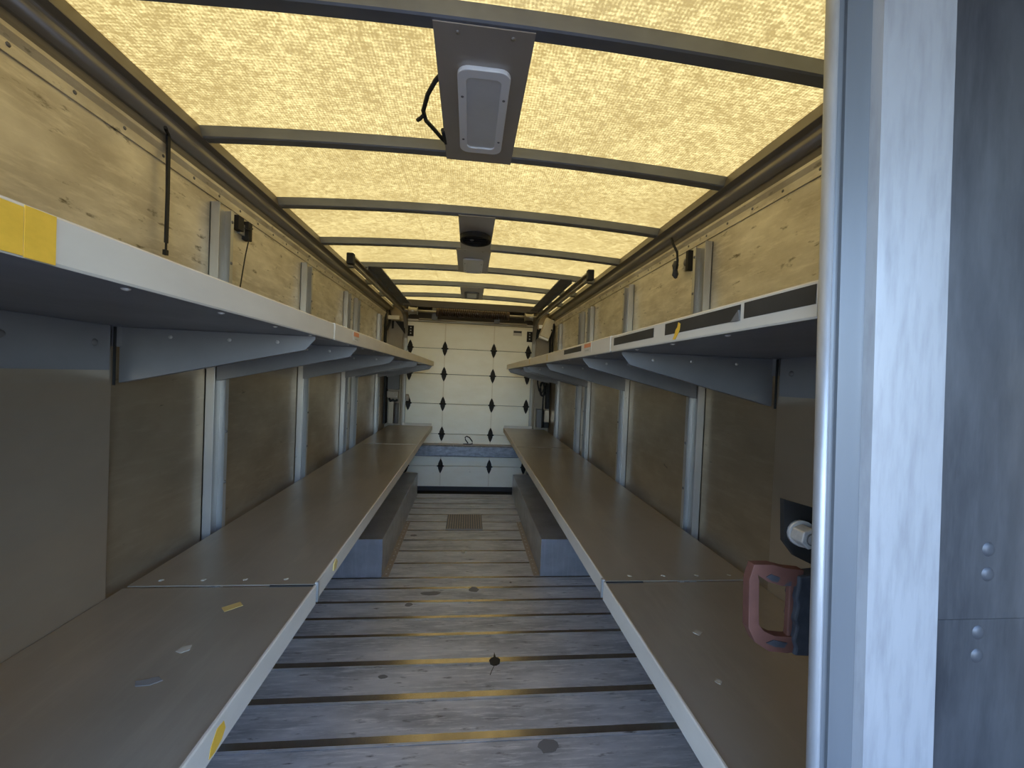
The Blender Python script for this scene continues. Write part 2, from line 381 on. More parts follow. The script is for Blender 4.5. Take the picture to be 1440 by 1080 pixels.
# ------------------------------------------------------------------ rear wall, door frame, roll-up door
YD = 5.20
rw = empty('wall_rear', (0, YD, 0), kind='structure')
MB().box(WL, -0.80, 5.02, 5.06, -0.05, 2.262).build('corner_panel', 'rearwall', rw)
MB().box(0.81, WR, 5.02, 5.06, -0.05, 2.262).build('corner_panel', 'rearwall', rw)
MB().box(-0.80, 0.81, YD + 0.06, YD + 0.10, -0.05, 2.262).build('header_panel', 'header', rw)
MB().box(-0.82, -0.78, 5.06, YD + 0.06, -0.05, 2.262).build('door_post', 'rearwall', rw)
MB().box(0.79, 0.83, 5.06, YD + 0.06, -0.05, 2.262).build('door_post', 'rearwall', rw)
MB().box(-0.80, 0.81, 5.072, YD + 0.05, -0.06, -0.012).build('sill', 'rubber', rw)
# door
door = empty('door_1', (0, YD, 0.05), label='cream white roll-up rear door with black strap hinges', kind='structure')
DX0, DX1 = -0.775, 0.785
JO = [2.10, 1.78, 1.462, 1.092, 0.718, 0.316, 0.055]
XH = [-0.735, -0.311, 0.297, 0.735]
for k in range(len(JO) - 1):
    z1, z0 = JO[k] - 0.0025, JO[k + 1] + 0.0025
    p = MB().box(DX0, DX1, YD, YD + 0.035, z0, z1).build('panel', 'door', door, bevel=0.004)
    # faint stile ribs down the hinge lines
    for xh in XH[1:3]:
        MB().box(xh - 0.007, xh + 0.007, YD - 0.002, YD, z0 + 0.01, z1 - 0.01).build('stile', 'stile', p, bevel=0.0008)
    if k > 0:
        for xh in XH:
            if k == 5 and abs(xh) > 0.5 and xh < 0: pass
            zc = JO[k]; hm = MB()
            leafp = [(0.0, 0.098), (0.014, 0.070), (0.026, 0.035), (0.030, 0.0), (0.026, -0.035), (0.014, -0.070), (0.0, -0.098),
                     (-0.014, -0.070), (-0.026, -0.035), (-0.030, 0.0), (-0.026, 0.035), (-0.014, 0.070)]
            bx = [(xh + a * 1.05, zc + b * 0.95) for a, b in leafp]
            hm.prism(bx, 'y', YD - 0.010, YD - 0.002)
            h_ = hm.build('hinge', 'black', p)
            MB().tube([(xh - 0.042, YD - 0.014, zc), (xh + 0.042, YD - 0.014, zc)], 0.009, 8).build('hinge_pin', 'black', h_)
# top roller brackets
for xh in (-0.735, 0.745):
    pl = MB().box(xh - 0.035, xh + 0.035, YD - 0.008, YD, 1.915, 2.045).build('roller_bracket', 'black', door)
    sc_ = MB()
    for zz in (1.95, 1.985, 2.02): sc_.dome((xh, YD - 0.008, zz), (0, -1, 0), 0.009, 0.005, 6)
    sc_.build('screw', 'bolt', pl)
MB().box(DX0, DX1, YD - 0.012, YD + 0.03, 2.102, 2.128).build('top_rail', 'shaft', door, bevel=0.003)
st = MB().box(0.535, 0.645, YD - 0.003, YD - 0.0005, 1.985, 2.05).build('maker_plate', 'sticker', door)
st['label'] = 'small maker plate with a dark printed band'
MB().box(0.54, 0.64, YD - 0.0045, YD - 0.003, 2.022, 2.046).build('printed_band', 'decal', st)
# steel beam across the door at shelf height
bm_ = MB().prism([(YD - 0.075, 0.455), (YD - 0.075, 0.572), (YD - 0.06, 0.585), (YD, 0.585), (YD, 0.445), (YD - 0.06, 0.445)], 'x', -0.76, 0.77).build('cross_beam', 'beam', door, bevel=0.003)
bm_['label'] = 'scraped grey steel beam across the lower door'
MB().box(-0.76, 0.77, YD - 0.07, YD, 0.586, 0.60).build('wooden_edge', 'flange', door)
rp = MB(); pts = [(-0.040, YD - 0.04, 0.603), (0.0, YD - 0.05, 0.606), (0.045, YD - 0.055, 0.604), (0.075, YD - 0.055, 0.612), (0.072, YD - 0.05, 0.640), (0.035, YD - 0.04, 0.685),
                  (0.0, YD - 0.035, 0.700), (-0.018, YD - 0.035, 0.686), (-0.012, YD - 0.04, 0.655), (0.02, YD - 0.045, 0.615)]
rp.tube(pts, 0.007, 6)
o = rp.build('pull_rope', 'rope'); tag(o, 'small dark loop of rope lying on the door beam', 'rope')

# ------------------------------------------------------------------ counterbalance spring above the door
YS, ZS = 4.80, 2.168
sp = empty('door_spring', (0, YS, 2.06), 'rusty torsion spring and shaft above the rear roll-up door', 'spring')
MB().tube([(-0.77, YS, ZS), (0.77, YS, ZS)], 0.015, 10).build('shaft', 'shaft', sp)
hs = MB(); pts = []; turns = 34; x0, x1 = -0.36, 0.40
for k in range(turns * 10 + 1):
    t = k / (turns * 10); a = 2 * math.pi * turns * t
    pts.append((x0 + (x1 - x0) * t, YS + 0.040 * math.cos(a), ZS + 0.040 * math.sin(a)))
hs.tube(pts, 0.0105, 5); hs.build('coil', 'spring', sp)
for xx in (-0.66, 0.67):
    d_ = MB(); d_.tube([(xx - 0.05, YS, ZS), (xx - 0.045, YS, ZS), (xx - 0.04, YS, ZS), (xx + 0.04, YS, ZS), (xx + 0.045, YS, ZS), (xx + 0.05, YS, ZS)],
                       [0.05, 0.05, 0.040, 0.036, 0.045, 0.045], 14)
    d_.build('cable_drum', 'shaft', sp)
for xx in (-0.38, 0.42):
    MB().tube([(xx - 0.02, YS, ZS), (xx + 0.02, YS, ZS)], 0.052, 12).build('spring_cone', 'spring', sp)
MB().box(-0.80, 0.80, 4.60, 4.63, 2.19, 2.262).build('header_angle', 'header', sp, bevel=0.002)
MB().tube([(-0.60, YS + 0.06, 2.085), (0.0, YS + 0.06, 2.080), (0.66, YS + 0.06, 2.085)], 0.012, 8).build('lower_rod', 'shaft', sp)
for xx in (-0.42, 0.30): MB().box(xx - 0.03, xx + 0.03, YS + 0.02, YS + 0.07, 2.08, ZS + 0.1).build('bearing_plate', 'darkgrey', sp)

# ------------------------------------------------------------------ door tracks
def track(s, label):
    xc = 0.79 * s + (0.005)
    path = [(2.72, 2.165), (3.4, 2.166), (4.2, 2.167), (4.72, 2.168)]
    cy, cz, r = 4.72, 2.168 - 0.36, 0.36
    for k in range(1, 9):
        a = math.radians(90 - k * 11.25); path.append((cy + r * math.cos(a), cz + r * math.sin(a)))
    path.append((5.09, 1.2)); path.append((5.09, 0.05))
    root = empty('door_track', (xc, 5.08, 0.05), label, 'door track', 'roll-up door tracks')
    # C-section: open side faces the middle of the door
    sec = [(0.0, -0.026), (0.0, 0.026), (-0.03 * s, 0.026), (-0.03 * s, 0.017), (-0.026 * s, 0.017), (-0.026 * s, 0.022), (-0.004 * s, 0.022), (-0.004 * s, -0.022), (-0.026 * s, -0.022), (-0.026 * s, -0.017), (-0.03 * s, -0.017), (-0.03 * s, -0.026)]
    def sweep(pp, name):
        mb = MB(); n = len(sec); vs_ = []
        for i, (y, z) in enumerate(pp):
            y0, z0 = pp[max(i - 1, 0)]; y1, z1 = pp[min(i + 1, len(pp) - 1)]
            l = math.hypot(y1 - y0, z1 - z0); ny, nz = -(z1 - z0) / l, (y1 - y0) / l
            vs_ += [(xc + a, y + ny * b, z + nz * b) for a, b in sec]
        fs_ = [(i * n + q, i * n + (q + 1) % n, (i + 1) * n + (q + 1) % n, (i + 1) * n + q) for i in range(len(pp) - 1) for q in range(n)]
        fs_ += [tuple(range(n)), tuple((len(pp) - 1) * n + q for q in reversed(range(n)))]
        mb.add(vs_, fs_); return mb.build(name, 'shaft', root)
    sweep(path[:4], 'horizontal_track'); sweep(path[3:12], 'curved_track'); sweep(path[11:], 'vertical_track')
    MB().box(xc - 0.022 - 0.015 * s, xc + 0.022 - 0.015 * s, 2.685, 2.73, 2.128, 2.198).build('end_bumper', 'rubber', root, bevel=0.006)
    return root
track(-1, 'roll-up door track with black end bumper on the left'); track(1, 'roll-up door track with black end bumper on the right')
for x0, x1, lb in ((-0.755, -0.665, 'long flat grey bar under the roof bows beside the left door track'), (0.655, 0.745, 'long flat grey bar under the roof bows beside the right door track')):
    mb = MB()
    xo, xi_ = (x0, x1) if x0 < 0 else (x1, x0)
    mb.box(x0, x1, 3.06, 4.58, ZBOW - 0.004, ZBOW + 0.004); mb.box(xo, xo + (0.006 if xo < 0 else -0.006), 3.06, 4.58, ZBOW - 0.03, ZBOW - 0.004)
    o = mb.build('roof_angle_bar', 'bow'); tag(o, lb, 'bar', 'flat bars under the roof')

# ------------------------------------------------------------------ wall posts
PY = [1.695, 2.525, 3.335, 3.615, 4.49]
ordn = ['nearest the cab', 'second from the cab', 'third from the cab, first of the close pair', 'fourth from the cab, second of the close pair', 'farthest from the cab, beside the rear corner']
for side, x, s in (('left', WL, 1), ('right', WR, -1)):
    for i, y in enumerate(PY):
        root = empty('wall_post', (x + s * 0.015, y, 0.0), 'galvanised channel post on the %s wall, %s' % (side, ordn[i]), 'post', 'wall posts on the %s wall' % side)
        hw = 0.047
        MB().box(x + s * 0.0005, x + s * 0.006, y - hw, y + hw, 0.0, 2.062).build('web', 'galv', root)
        MB().box(x + s * 0.001, x + s * 0.036, y - hw, y - hw + 0.004, 0.0, 2.066).build('flange', 'galv', root, bevel=0.001)
        MB().prism([(x + s * 0.001, y + hw - 0.004), (x + s * 0.001, y + hw), (x + s * 0.036, y + hw), (x + s * 0.036, y + hw - 0.020), (x + s * 0.032, y + hw - 0.020), (x + s * 0.032, y + hw - 0.004)],
                   'z', 0.0, 2.064).build('lipped_flange', 'galv', root)
        sc_ = MB()
        for z in (2.02, 1.86, 1.70, 1.44, 1.20, 1.00): sc_.dome((x + s * 0.0365, y + hw - 0.011, z), (s, 0, 0), 0.007, 0.004, 6); sc_.dome((x + s * 0.006, y - 0.01, z - 0.03), (s, 0, 0), 0.008, 0.004, 6)
        sc_.build('screws', 'darkgrey', root)

# ------------------------------------------------------------------ upper shelves
XL, XR = -0.42, 0.446          # front edges
def upper_shelf(side, y0, y1, brackets, label, z0=1.553, z1=1.604):
    s = 1 if side == 'left' else -1
    xe = XL if s > 0 else XR; xw = (WL if s > 0 else WR) + s * 0.036
    root = empty('upper_shelf', (xe - s * 0.25, (y0 + y1) / 2, 1.40), label, 'shelf', 'upper shelves')
    MB().box(xw, xe - s * 0.002, y0, y1, z0, z0 + 0.004).build('deck', 'under', root)
    # folded front lip with a return at top and bottom
    MB().prism([(xe, z0 + 0.003), (xe, z1 - 0.003), (xe - s * 0.003, z1), (xe - s * 0.022, z1), (xe - s * 0.022, z1 - 0.003), (xe - s * 0.004, z1 - 0.004), (xe - s * 0.004, z0), (xe - s * 0.002, z0)],
               'y', y0 + 0.002, y1 - 0.002).build('front_lip', 'lip', root)
    sc_ = MB()
    y = y0 + 0.22
    while y < y1 - 0.05 and y < 2.2:
        sc_.dome((xe - s * 0.022, y, z0), (0, 0, -1), 0.0055, 0.003, 6); y += 0.205
    if sc_.v: sc_.build('lip_screws', 'bolt', root)
    MB().box(xw, xw + s * 0.004, y0, y1, z0 - 0.055, z0).build('wall_flange', 'under', root)
    for yb in brackets:
        mb = MB(); xa, xt = xw, xe - s * 0.018
        prof = [(xa, z0 - 0.001), (xt, z0 - 0.001), (xt, z0 - 0.010), (xt - s * 0.026, z0 - 0.040), (xa, z0 - 0.152)]
        mb.prism(prof, 'y', yb - 0.0015, yb + 0.0015)
        # folded flanges: top one under the deck, bottom one along the sloping edge
        mb.prism([(xa, z0 - 0.001), (xt - s * 0.02, z0 - 0.001), (xt - s * 0.02, z0 - 0.004), (xa, z0 - 0.004)], 'y', yb, yb + 0.03)
        mb.prism([(xa, z0 - 0.152), (xt - s * 0.026, z0 - 0.040), (xt - s * 0.026, z0 - 0.037), (xa, z0 - 0.149)], 'y', yb, yb + 0.022)
        b_ = mb.build('bracket', 'under', root)
        r_ = MB()
        for t in (0.25, 0.55, 0.8): r_.dome((xa + (xt - xa) * t, yb - 0.0015, z0 - 0.022), (0, -1, 0), 0.006, 0.003, 6)
        r_.build('rivets', 'galv', b_)
    return root
us_ln = upper_shelf('left', 0.36, 1.325, [1.225], 'near upper left shelf with yellow tape on its grey lip')
us_lf = upper_shelf('left', 1.335, 4.935, [1.66, 2.47, 3.28, 3.56, 4.42, 4.89], 'long far upper left shelf running back to the rear door', z1=1.606)
us_rn = upper_shelf('right', 0.492, 1.275, [1.225], 'near upper right shelf with long black strips on its lip')
us_rf = upper_shelf('right', 1.285, 4.935, [1.66, 2.47, 3.28, 3.56, 4.42, 4.89], 'long far upper right shelf running back to the rear door', z1=1.606)
# wall side clips of the near shelves
for root, xw, s in ((us_ln, WL + 0.04, 1), (us_rn, WR - 0.04, -1)):
    mb = MB()
    mb.box(xw, xw + s * 0.003, 0.56, 1.185, 1.435, 1.5525)
    mb.build('wall_clip', 'under', root)
    for y in (1.14, 0.93, 0.72): MB().dome((xw + s * 0.003, y, 1.505), (s, 0, 0), 0.009, 0.005, 8).build('clip_bolt', 'darkgrey', root)
    MB().box(xw + s * 0.001, xw + s * 0.006, 1.196, 1.2005, 1.395, 1.55).build('slot_gasket', 'rubber', root)
# tape and strips stuck to the lips
t1 = MB().box(XL, XL + 0.0008, 0.362, 0.4335, 1.5545, 1.600).build('tape', 'yellow', us_ln); t1['label'] = 'yellow tape on the shelf lip'
t2 = MB().box(XL, XL + 0.0011, 0.4345, 0.464, 1.5535, 1.602).build('tape', 'yellow', us_ln); t2['label'] = 'yellow tape on the shelf lip'
for (a, b, z0, z1, root) in ((0.496, 0.637, 1.572, 1.598, us_rn), (0.647, 0.912, 1.571, 1.597, us_rn), (0.972, 1.250, 1.572, 1.595, us_rn), (1.63, 1.93, 1.577, 1.598, us_rf)):
    d_ = MB().box(XR - 0.0012, XR, a, b, z0, z1).build('strip', 'decal', root); d_['label'] = 'black strip on the shelf lip'
y_ = MB().prism([(0.842, 1.589), (0.850, 1.593), (0.853, 1.583), (0.860, 1.578), (0.864, 1.568), (0.872, 1.558), (0.862, 1.557), (0.852, 1.566), (0.844, 1.576)], 'x', XR - 0.0024, XR - 0.0012).build('torn_label', 'yellow', us_rn)
y_['label'] = 'torn scrap of yellow tape'
fl_ = MB().prism([(0.668, 1.570), (0.648, 1.588), (0.645, 1.570)], 'x', XR - 0.004, XR - 0.0012).build('peeling_corner', 'darkgrey', us_rn)
for xe, s, root, a, b in ((XL, 1, us_lf, 1.535, 1.620), (XR, -1, us_rf, 1.490, 1.592)):
    k = MB().box(xe, xe + s * 0.0008, a, b, 1.566, 1.602).build('sticker', 'sticker', root); k['label'] = 'small orange and white warning sticker'
    MB().box(xe + s * 0.0008, xe + s * 0.0014, a + 0.008, b - 0.008, 1.585, 1.600).build('orange_band', 'orange', k)
    MB().box(xe + s * 0.0008, xe + s * 0.0014, a + 0.03, b - 0.02, 1.572, 1.577).build('printed_line', 'paper', k)
for y in (2.35, 3.05):
    MB().box(XR - 0.001, XR, y, y + 0.02, 1.562, 1.598).build('scuff', 'tan_tape', us_rf)

# ------------------------------------------------------------------ lower shelves
def lower_shelf(side, y0, y1, zt, label, lip=0.053):
    s = 1 if side == 'left' else -1
    xe = XL if s > 0 else XR; xw = (WL if s > 0 else WR) + s * 0.038
    xw += s * (0.004 if y0 < 1.2 else 0.012)
    root = empty('lower_shelf', (xe - s * 0.25, (y0 + y1) / 2, zt - lip), label, 'shelf', 'lower shelves')
    MB().box(xw, xe - s * 0.003, y0, y1, zt - 0.004, zt - 0.001).build('deck', 'deck', root)
    MB().prism([(xe, zt - lip), (xe, zt), (xe - s * 0.002, zt + 0.003), (xe - s * 0.006, zt + 0.003), (xe - s * 0.006, zt - 0.0005), (xe - s * 0.004, zt - 0.002), (xe - s * 0.004, zt - lip)], 'y', y0 + 0.001, y1 - 0.001).build('front_lip', 'lip', root)
    for yb in [y for y in ([0.7, 1.1] + PY) if y0 < y < y1]:
        mb = MB(); mb.prism([(xw, zt - 0.005), (xe - s * 0.02, zt - 0.005), (xe - s * 0.02, zt - 0.03), (xw, zt - 0.17)], 'y', yb - 0.002, yb + 0.002)
        mb.build('bracket', 'under', root)
    return root
ls = {}
for side in ('left', 'right'):
    ls[side] = [lower_shelf(side, 0.36 if side == 'left' else 0.52, 1.247, 0.826, 'near lower %s shelf closest to the cab' % side),
                lower_shelf(side, 1.252, 3.700, 0.830, 'long middle lower %s shelf between the joints' % side, 0.050),
                lower_shelf(side, 3.706, 5.04, 0.832, 'short far lower %s shelf by the rear door' % side, 0.048)]
    s = 1 if side == 'left' else -1; xe = XL if s > 0 else XR
    sc_ = MB()
    for k in range(4): sc_.dome((xe - s * (0.10 + 0.115 * k), 1.285, 0.829), (0, 0, 1), 0.008, 0.002, 6)
    sc_.build('joint_rivets', 'paper', ls[side][1])
    # folded end of the middle lip where it laps the near one
    MB().prism([(xe - s * 0.001, 1.252), (xe + s * 0.004, 1.252), (xe + s * 0.004, 1.262), (xe - s * 0.001, 1.262)], 'z', 0.776, 0.834).build('lap_edge', 'galv', ls[side][1])
    MB().box(xe - s * 0.004, xe - s * 0.13, 1.246, 1.2535, 0.822, 0.8275).build('joint_gap', 'rubber', ls[side][0])
    pts = [(0.16, 1.95), (0.30, 1.92), (0.12, 1.75), (0.28, 2.35), (0.40, 1.72), (0.22, 2.8), (0.10, 2.55)]
    sp_ = MB()
    for a, y in pts:
        x = xe - s * a
        sp_.add([(x - 0.012, y, 0.8296), (x + 0.004, y - 0.006, 0.8296), (x + 0.012, y + 0.004, 0.8296), (x - 0.002, y + 0.008, 0.8296)], [(0, 1, 2, 3)])
    sp_.build('scuffs', 'paper', ls[side][1])
# back edge upstand at the far end of the far shelves
for side, s in (('left', 1), ('right', -1)):
    xe = XL if s > 0 else XR
    MB().box(xe - s * 0.005, xe - s * 0.35, 5.03, 5.034, 0.83, 0.862).build('end_upstand', 'lip', ls[side][2])
def flat_patch(name, pts, z, m, parent, th=0.0008):
    return MB().prism([(x, y) for x, y in pts], 'z', z, z + th).build(name, m, parent)
zt0 = 0.8251
a = flat_patch('tape_scrap', [(-0.620, 1.140), (-0.588, 1.168), (-0.572, 1.150), (-0.602, 1.121)], zt0, 'tan_tape', ls['left'][0]); a['label'] = 'short strip of tan tape'
flat_patch('scuff', [(-0.615, 0.985), (-0.598, 0.990), (-0.592, 0.972), (-0.605, 0.962), (-0.618, 0.968)], zt0, 'paper', ls['left'][0])
flat_patch('dark_scuff', [(-0.635, 0.880), (-0.600, 0.892), (-0.585, 0.880), (-0.600, 0.868), (-0.625, 0.866)], zt0, 'stain', ls['left'][0])
MB().prism([(0.748, 0.779), (0.752, 0.795), (0.770, 0.815), (0.790, 0.812), (0.796, 0.795), (0.785, 0.783), (0.765, 0.777)], 'x', XL, XL + 0.0008).build('tape_scrap', 'yellow', ls['left'][0])
MB().prism([(1.395, 0.800), (1.40, 0.822), (1.42, 0.830), (1.435, 0.815), (1.42, 0.798)], 'x', XL, XL + 0.004).build('tape_scrap', 'tan_tape', ls['left'][1])
flat_patch('paper_scrap', [(0.596, 0.990), (0.610, 1.002), (0.622, 0.990), (0.606, 0.977)], zt0, 'paper', ls['right'][0])
flat_patch('paper_scrap', [(0.550, 0.822), (0.560, 0.832), (0.567, 0.822), (0.557, 0.812)], zt0, 'paper', ls['right'][0])

# ------------------------------------------------------------------ wheel boxes, floor plate
for side, s, x, xi in (('left', 1, WL, -0.560), ('right', -1, WR, 0.578)):
    root = empty('wheel_box', ((x + xi) / 2, 3.95, 0), 'low steel wheel box under the %s lower shelf' % side, 'wheel box', 'wheel boxes')
    MB().box(x, xi, 2.975, 4.98, 0.001, 0.275).build('body', 'well', root, bevel=0.004)
    f_ = MB().box(xi, xi + s * 0.046, 2.975, 4.09, 0.0005, 0.006).build('floor_flange', 'flange', root)
    r_ = MB(); y = 3.02
    while y < 4.08: r_.dome((xi + s * 0.024, y, 0.006), (0, 0, 1), 0.007, 0.004, 6); y += 0.075
    r_.build('rivets', 'bolt', f_)
fp = empty('floor_plate', (0.01, 4.10, 0.0), 'ribbed brown metal plate set in the floor aisle', 'floor plate')
MB().box(-0.162, 0.186, 3.90, 4.315, 0.0005, 0.006).build('base_plate', 'darkgrey', fp)
for k in range(15):
    x = -0.150 + k * 0.0226
    MB().box(x, x + 0.011, 3.91, 4.305, 0.006, 0.010).build('rib', 'flange', fp)
MB().box(-0.162, 0.186, 3.892, 3.900, 0.0005, 0.008).build('front_edge', 'shaft', fp)

# ------------------------------------------------------------------ dome lights and vent on the roof
def rrect(x0, x1, y0, y1, r, n=5):
    out = []
    for cx, cy, a0 in ((x1 - r, y1 - r, 0), (x0 + r, y1 - r, 90), (x0 + r, y0 + r, 180), (x1 - r, y0 + r, 270)):
        for k in range(n + 1):
            a = math.radians(a0 + 90 * k / n); out.append((cx + r * math.cos(a), cy + r * math.sin(a)))
    return out
def ring(mb, outer, inner, z0, z1):
    n = len(outer)
    vs_ = [(x, y, z0) for x, y in outer] + [(x, y, z0) for x, y in inner] + [(x, y, z1) for x, y in outer] + [(x, y, z1) for x, y in inner]
    fs_ = []
    for i in range(n):
        j = (i + 1) % n
        fs_ += [(i, j, n + j, n + i), (2 * n + i, 2 * n + j, 3 * n + j, 3 * n + i), (i, j, 2 * n + j, 2 * n + i), (n + i, n + j, 3 * n + j, 3 * n + i)]
    mb.add(vs_, fs_)
ZP = ZBOW + CAMBER - 0.001
def dome_light(px0, px1, py0, py1, lx0, lx1, ly0, ly1, label, frame='white_plastic'):
    root = empty('dome_light', ((px0 + px1) / 2, (py0 + py1) / 2, ZP - 0.02), label, 'light', 'dome lights on the roof')
    MB().box(px0, px1, py0, py1, ZP - 0.003, ZP).build('mounting_plate', 'plate', root)
    r = 0.030
    fr = MB(); ring(fr, rrect(lx0, lx1, ly0, ly1, r), rrect(lx0 + 0.024, lx1 - 0.024, ly0 + 0.030, ly1 - 0.030, r * 0.5), ZP - 0.015, ZP - 0.003)
    f_ = fr.build('frame', frame, root, bevel=0.002)
    ln = MB(); ln.prism(rrect(lx0 + 0.0235, lx1 - 0.0235, ly0 + 0.0295, ly1 - 0.0295, r * 0.5), 'z', ZP - 0.010, ZP - 0.003)
    ln.build('lens', 'lens', root)
    sc_ = MB()
    for x in (lx0 + 0.012, lx1 - 0.012):
        for t in (0.27, 0.80): sc_.dome((x, ly0 + (ly1 - ly0) * t, ZP - 0.015), (0, 0, -1), 0.0045, 0.002, 6)
    sc_.build('screws', 'darkgrey', f_)
    pr = MB()
    for x in (px0 + 0.055, px1 - 0.05):
        pr.dome((x, py0 + 0.022, ZP - 0.003), (0, 0, -1), 0.006, 0.003, 6)
    pr.build('plate_rivets', 'shaft', root)
    return root
d1 = dome_light(-0.112, 0.121, 0.945, 1.532, -0.061, 0.078, 1.062, 1.452, 'large dome light with white frame on the plate nearest the cab')
cb = MB(); cb.tube([(-0.100, 1.12, ZP + 0.012), (-0.122, 1.145, ZP + 0.004), (-0.146, 1.19, ZP - 0.004), (-0.166, 1.26, ZP - 0.008), (-0.163, 1.31, ZP - 0.006), (-0.146, 1.36, ZP + 0.002), (-0.122, 1.42, ZP + 0.006), (-0.106, 1.455, ZP + 0.010)], 0.0065, 8)
cb.tube([(-0.163, 1.275, ZP - 0.007), (-0.178, 1.292, ZP - 0.012), (-0.188, 1.305, ZP - 0.010)], 0.006, 6)
cb.tube([(-0.115, 1.36, ZP), (-0.112, 1.40, ZP), (-0.108, 1.45, ZP + 0.004)], 0.007, 6)
cb.build('cable', 'rubber', d1)
dome_light(-0.110, 0.107, 2.605, 3.18, -0.071, 0.066, 2.79, 3.15, 'middle dome light with grey frame behind the round vent', frame='lens')
dome_light(-0.110, 0.104, 3.70, 4.28, -0.074, 0.066, 3.90, 4.22, 'smallest looking dome light with dark lens, farthest from the cab', frame='darkgrey')
vt = empty('roof_vent', (0.007, 2.36, ZP - 0.03), 'round black roof vent on a grey plate', 'vent')
MB().box(-0.083, 0.099, 2.055, 2.60, ZP - 0.003, ZP).build('mounting_plate', 'plate', vt)
mb = MB(); c0 = (0.006, 2.36)
circ = lambda r, n=28: [(c0[0] + r * math.cos(2 * math.pi * k / n), c0[1] + r * 1.15 * math.sin(2 * math.pi * k / n)) for k in range(n)]
ring(mb, circ(0.088), circ(0.074), ZP - 0.028, ZP - 0.003); mb.build('rim', 'black', vt, bevel=0.002)
mb = MB(); mb.prism(circ(0.075), 'z', ZP - 0.010, ZP - 0.003); mb.build('louvre_disc', 'rubber', vt)
mb = MB()
for k in (-0.03, 0.0, 0.03): mb.box(c0[0] - 0.062, c0[0] + 0.062, c0[1] + k * 1.3 - 0.003, c0[1] + k * 1.3 + 0.003, ZP - 0.020, ZP - 0.010)
mb.build('vanes', 'black', vt)
mb = MB(); mb.dome((c0[0] - 0.02, 2.36, ZP - 0.020), (0, 0, -1), 0.012, 0.006, 8); mb.build('centre_knob', 'darkgrey', vt)

# ------------------------------------------------------------------ small fittings on the side walls
sr = empty('hanging_strap', (WL + 0.02, 1.403, 1.79), 'thin black strap hanging down the left wall from the roof rail', 'strap')
MB().prism([(1.396, 2.172), (1.409, 2.172), (1.412, 1.99), (1.411, 1.835), (1.400, 1.835), (1.401, 1.99)], 'x', WL + 0.018, WL + 0.024).build('webbing', 'rubber', sr)
MB().box(WL + 0.019, WL + 0.023, 1.403, 1.408, 1.812, 1.836).build('hook_shank', 'black', sr)
MB().box(WL + 0.016, WL + 0.026, 1.398, 1.410, 1.797, 1.813).build('hook', 'black', sr)
cl = MB(); cl.tube([(WL + 0.045, 1.355, 2.166), (WL + 0.030, 1.38, 2.170), (WL + 0.022, 1.402, 2.168)], 0.005, 6); cl.build('rail_clip', 'black', sr)

sn = empty('sensor_bracket', (WL + 0.015, 1.85, 1.99), 'black two-plate bracket with a dangling wire on the left wall', 'bracket')
MB().box(WL, WL + 0.026, 1.793, 1.834, 2.016, 2.072).build('side_plate', 'black', sn, bevel=0.001)
MB().box(WL, WL + 0.026, 1.868, 1.900, 1.996, 2.072).build('side_plate', 'black', sn, bevel=0.001)
MB().box(WL, WL + 0.012, 1.834, 1.868, 2.010, 2.056).build('back_plate', 'galv', sn)
mb = MB(); mb.dome((WL + 0.012, 1.85, 2.038), (1, 0, 0), 0.012, 0.008, 8); mb.build('stud', 'darkgrey', sn)
mb = MB(); mb.tube([(WL + 0.03, 1.87, 2.045), (WL + 0.03, 1.868, 2.0), (WL + 0.022, 1.86, 1.93), (WL + 0.018, 1.85, 1.86), (WL + 0.015, 1.84, 1.79), (WL + 0.012, 1.835, 1.62)], 0.0025, 5); mb.build('wire', 'rubber', sn)
mb = MB(); mb.tube([(WL + 0.012, 1.845, 2.04), (WL + 0.028, 1.86, 2.035), (WL + 0.032, 1.89, 2.05)], 0.003, 5); mb.build('wire', 'rubber', sn)

sn = empty('sensor_bracket', (WR - 0.015, 1.85, 1.97), 'black bracket with a short hanging plug on the right wall', 'bracket')
MB().box(WR, WR - 0.030, 1.796, 1.818, 1.982, 2.072).build('side_plate', 'black', sn, bevel=0.001)
MB().box(WR, WR - 0.014, 1.818, 1.862, 1.992, 2.050).build('back_plate', 'galv', sn)
mb = MB(); mb.dome((WR - 0.014, 1.842, 2.028), (-1, 0, 0), 0.018, 0.010, 8); mb.build('stud', 'darkgrey', sn)
mb = MB(); mb.tube([(WR - 0.050, 1.925, 2.165), (WR - 0.046, 1.910, 2.13), (WR - 0.036, 1.890, 2.09), (WR - 0.033, 1.888, 2.05), (WR - 0.033, 1.892, 2.01)], 0.006, 7); mb.build('cable', 'rubber', sn)
mb = MB(); mb.tube([(WR - 0.034, 1.905, 2.05), (WR - 0.034, 1.905, 2.03), (WR - 0.034, 1.902, 1.985), (WR - 0.034, 1.895, 1.968)], [0.008, 0.016, 0.016, 0.007], 8); mb.build('plug', 'tape_black', sn)

